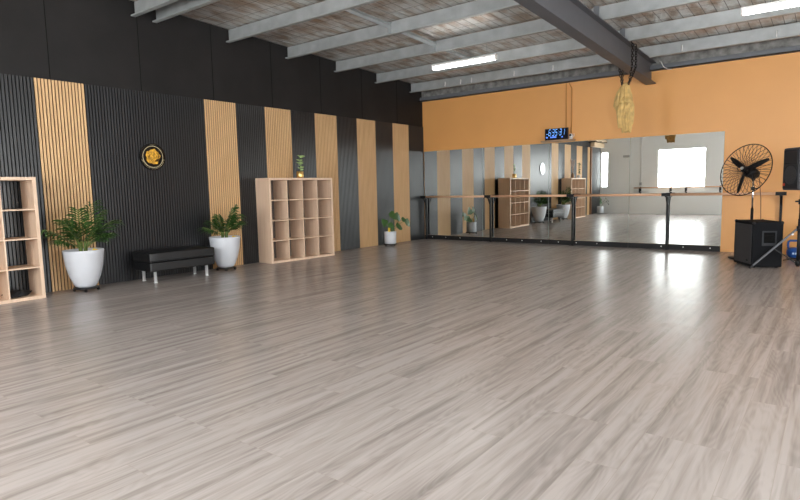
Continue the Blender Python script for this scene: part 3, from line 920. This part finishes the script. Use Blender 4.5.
b = BM(); tube(b, [FP(0, 0, .085), FP(0, 0, .093), FP(0, 0, .098)], [.026, .024, .012], 20); o = obj('badge', b, 'grey_box', t); o['label'] = 'round silver badge'
def blade(ang):
    b = BM(); rows = []
    for i in range(9):
        s = i / 8; rr = .035 + .345 * s
        wd = .043 * math.sin(PI * (.16 + .78 * s)) ** .7
        tw = R(24 - 14 * s)
        row = []
        for sd in (-1, -.33, .33, 1):
            off = sd * wd
            p = hub + (u * math.cos(ang) + w * math.sin(ang)) * rr + (-u * math.sin(ang) + w * math.cos(ang)) * off * math.cos(tw) + n * (off * math.sin(tw))
            row.append(b.verts.new(p))
        rows.append(row)
    for A, B in zip(rows, rows[1:]):
        for k in range(3):
            f = b.faces.new((A[k], A[k + 1], B[k + 1], B[k])); f.smooth = True
    o = obj('blade', b, 'black_plastic', t)
    md = o.modifiers.new('thick', 'SOLIDIFY'); md.thickness = .006; md.offset = 0
    return o
for k in range(3): blade(R(25) + k * 2 * PI / 3)
b = BM(); tube(b, [mot - n * .12, mot - n * .16 + Vector((.03, .02, -.05)), Vector((.10, .12, .95)), Vector((.12, .14, .3)), Vector((.15, .12, .075)), Vector((.33, .2, .012))], .006, 6); obj('power_cord', b, 'brown_timber', t)

# ------------------------------------------------------------------ subwoofer
ex = Vector((.34, .19, 0)).normalized(); rz = math.atan2(ex.y, ex.x)
t = thing('subwoofer', 'large black carpeted subwoofer box on the floor by the orange wall', 'speaker', (7.055, -2.0, 0), rz)
W, D, H = .395, .60, .655
b = BM(); box(b, 0, W, 0, D, .012, H); bevel(b, .012, 2); obj('cabinet', b, 'carpet', t)
for x in (.05, W - .05):
    for y in (.05, D - .05):
        b = BM(); lathe(b, [(0, 0), (.022, 0), (.022, .014), (0, .014)], 12, (x, y, 0)); obj('foot', b, 'black_plastic', t)
b = BM(); cx, cz = .215, .42
for x0, x1, z0, z1 in ((-.095, .095, .085, .105), (-.095, .095, -.105, -.065), (-.095, -.075, -.065, .085), (.075, .095, -.065, .085)):
    box(b, cx + x0, cx + x1, -.006, .0, cz + z0, cz + z1)
hp = obj('handle_plate', b, 'grey_trim', t)
b = BM(); box(b, cx - .075, cx + .075, -.002, .0, cz - .065, cz + .085); box(b, cx - .05, cx + .05, -.014, -.004, cz + .02, cz + .045); obj('handle', b, 'felt', hp)
b = BM(); box(b, -.006, .0, .03, D - .03, .05, H - .04); obj('grille', b, 'grille', t)
b = BM(); box(b, -.009, -.006, .12, .17, .085, .11); obj('badge', b, 'grey_trim', t)
for x, y in ((.0, .0), (W, .0), (.0, D), (W, D)):
    b = BM(); bmesh.ops.create_uvsphere(b, u_segments=12, v_segments=8, radius=.03)
    for v in b.verts: v.co = Vector((max(-.010, min(.010, v.co.x)) if False else v.co.x * .75, v.co.y * .75, v.co.z * .75))
    obj('corner_guard', b, 'black_plastic', t, (x + (.014 if x == 0 else -.014), y + (.014 if y == 0 else -.014), H - .016))

# ------------------------------------------------------------------ speaker on tripod
TX, TY = 7.585, -1.86
t = thing('speaker_stand', 'black tripod stand with splayed legs in front of the subwoofer', 'speaker stand', (TX, TY, 0))
b = BM(); tube(b, [(0, 0, .04), (0, 0, .70)], .022, 14); obj('pole', b, 'steel_black', t)
b = BM(); tube(b, [(0, 0, .70), (0, 0, 1.095)], .0165, 12); obj('inner_pole', b, 'steel_black', t)
b = BM(); tube(b, [(0, 0, .90), (0, 0, .97)], .030, 14); tube(b, [(-.02, -.01, .94), (-.065, -.02, .94)], .011, 8); obj('collar', b, 'black_plastic', t)
b = BM(); tube(b, [(0, 0, .53), (0, 0, .60)], .036, 14); tube(b, [(0, 0, .06), (0, 0, .12)], .033, 14); obj('leg_bracket', b, 'black_plastic', t)
a0 = math.atan2(-2.065 - TY, 7.05 - TX)
for k in range(3):
    a = a0 + k * 2 * PI / 3; c, s = math.cos(a), math.sin(a); Lr = .575
    b = BM(); quadbar(b, (.03 * c, .03 * s, .56), (Lr * c, Lr * s, .018), .022, .022)
    lg = obj('leg', b, 'rafter', t)
    b = BM(); tube(b, [((Lr - .03) * c, (Lr - .03) * s, .045), (Lr * c, Lr * s, .018), ((Lr + .012) * c, (Lr + .012) * s, .004)], .016, 8); obj('rubber_foot', b, 'black_plastic', lg)
    b = BM(); quadbar(b, (.03 * c, .03 * s, .09), (Lr * .5 * c, Lr * .5 * s, .285), .018, .012); obj('brace', b, 'steel_black', t)
b = BM(); box(b, -.02, .02, -.022, .022, 0, .05); o = obj('sticker', b, 'white_plastic', t); o.location = (.09 * math.cos(a0), .09 * math.sin(a0), .478); o.rotation_euler = (0, R(-44), a0); o.scale = (.5, .55, .5)
o['label'] = 'white sticker'

# box speaker: local -y is the front
fn = Vector((-.80, -.60)); rzs = math.atan2(fn.x, -fn.y)
t = thing('loudspeaker', 'black loudspeaker on tripod stand, cut off by the right edge of the photo', 'speaker', (7.59, TY, 1.0955), rzs)
b = BM()
Hs = .575
pl = [(-.175, -.16), (.175, -.16), (.115, .16), (-.115, .16)]
lo = [b.verts.new((x, y, .0)) for x, y in pl]; hi = [b.verts.new((x, y, Hs)) for x, y in pl]
b.faces.new(lo[::-1]); b.faces.new(hi)
for k in range(4): b.faces.new((lo[k], lo[(k + 1) % 4], hi[(k + 1) % 4], hi[k]))
bevel(b, .022, 3); cab = obj('cabinet', b, 'speaker_side', t)
b = BM(); box(b, -.155, .155, -.170, -.158, .025, Hs - .025); bevel(b, .008, 2); obj('baffle', b, 'speaker', t)
b = BM()
tube(b, [(0, -.171, .205), (0, -.174, .205)], [.135, .128], 40); wf = obj('woofer_grille', b, 'grille', t)
b = BM(); tube(b, [(.135 * math.cos(2 * PI * k / 40), -.173, .205 + .135 * math.sin(2 * PI * k / 40)) for k in range(41)], .006, 6, cap=False); obj('ring', b, 'grey_trim', wf)
b = BM()
pr_ = [(-.13, -.172, .365), (.13, -.172, .365), (.13, -.172, .53), (-.13, -.172, .53)]; inn = [(-.045, -.150, .41), (.045, -.150, .41), (.045, -.150, .485), (-.045, -.150, .485)]
A = [b.verts.new(p) for p in pr_]; B = [b.verts.new(p) for p in inn]
for k in range(4): b.faces.new((A[k], A[(k + 1) % 4], B[(k + 1) % 4], B[k]))
b.faces.new(B)
box(b, -.14, .14, -.177, -.1715, .53, .54); box(b, -.14, .14, -.177, -.1715, .355, .365); box(b, -.14, -.13, -.177, -.1715, .365, .53); box(b, .13, .14, -.177, -.1715, .365, .53)
obj('horn', b, 'grey_trim', t)
b = BM(); box(b, -.145, -.105, -.176, -.1705, .06, .095); o = obj('badge', b, 'red', t); o['label'] = 'small red badge'
b = BM(); box(b, -.06, .06, -.02, .02, Hs - .002, Hs + .016); bevel(b, .008, 2); obj('top_handle', b, 'black_plastic', t)

# ------------------------------------------------------------------ kettlebell and cables
t = thing('kettlebell', 'blue kettlebell with square handle on the floor by the orange wall', 'kettlebell', (7.47, -.36, 0), R(8))
b = BM(); lathe(b, [(0, 0), (.07, 0), (.095, .02), (.108, .07), (.105, .115), (.085, .145), (.05, .158), (0, .16)], 32); obj('body', b, 'blue', t)
b = BM(); tube(b, [(-.075, 0, .12), (-.088, 0, .19), (-.085, 0, .245), (-.06, 0, .268), (.06, 0, .268), (.085, 0, .245), (.088, 0, .19), (.075, 0, .12)], .017, 10); obj('handle', b, 'blue', t)
b = BM(); box(b, -.035, -.010, -.112, -.100, .055, .085); box(b, .0, .03, -.112, -.100, .055, .085); obj('mark', b, 'blue_light', t)
for pts, lb in (([(7.36, -.9, .008), (7.44, -.72, .008), (7.52, -.84, .008), (7.66, -.7, .008), (7.85, -.8, .008), (8.1, -.7, .008)], 'black cable snaking over the floor in front of the kettlebell'),
                ([(7.40, -.62, .008), (7.55, -.58, .008), (7.70, -.62, .008), (7.9, -.55, .008), (8.15, -.5, .008)], 'black cable nearest the kettlebell on the floor')):
    P = [Vector(p) for p in pts]; sm = []
    for i in range(len(P) - 1):
        a, p, q, d = P[max(i - 1, 0)], P[i], P[i + 1], P[min(i + 2, len(P) - 1)]
        for k in range(6):
            s = k / 6; sm.append(.5 * ((2 * p) + (q - a) * s + (2 * a - 5 * p + 4 * q - d) * s * s + (3 * p - a - 3 * q + d) * s ** 3))
    sm.append(P[-1])
    simple('floor_cable', 'cable', lb, 'cable', lambda b: tube(b, sm, .008, 6), group='cables on the floor')

# ------------------------------------------------------------------ camera, world, view
F, yaw, pitch, roll = 569.52, -.6549, -.107, -.021
f = Vector((math.sin(yaw) * math.cos(pitch), math.cos(yaw) * math.cos(pitch), math.sin(pitch)))
r = Vector((math.cos(yaw), -math.sin(yaw), 0)); up = r.cross(f)
c, s = math.cos(roll), math.sin(roll)
r, up = c * r + s * up, c * up - s * r
cam = bpy.data.cameras.new('camera'); cam.sensor_width = 36; cam.lens = F / 800 * 36; cam.clip_start = .05
co = bpy.data.objects.new('camera', cam); C.objects.link(co)
m3 = Matrix((r, up, -f)).transposed()
co.matrix_world = Matrix.Translation((7.978, -11.412, 1.2256)) @ m3.to_4x4()
sc = bpy.context.scene
sc.camera = co
wd = bpy.data.worlds.new('world'); sc.world = wd; wd.use_nodes = True
wd.node_tree.nodes['Background'].inputs['Color'].default_value = (.75, .85, 1, 1)
wd.node_tree.nodes['Background'].inputs['Strength'].default_value = 1
sc.view_settings.view_transform = 'Standard'
sc.view_settings.look = 'None'
sc.view_settings.gamma = 1
sc.view_settings.exposure = 0.22
try:
    sc.view_settings.use_curve_mapping = False
    sc.cycles.max_bounces = 14; sc.cycles.diffuse_bounces = 6; sc.cycles.glossy_bounces = 6
    sc.cycles.caustics_reflective = True; sc.cycles.sample_clamp_indirect = 6
    sc.cycles.use_denoising = True
except Exception:
    pass
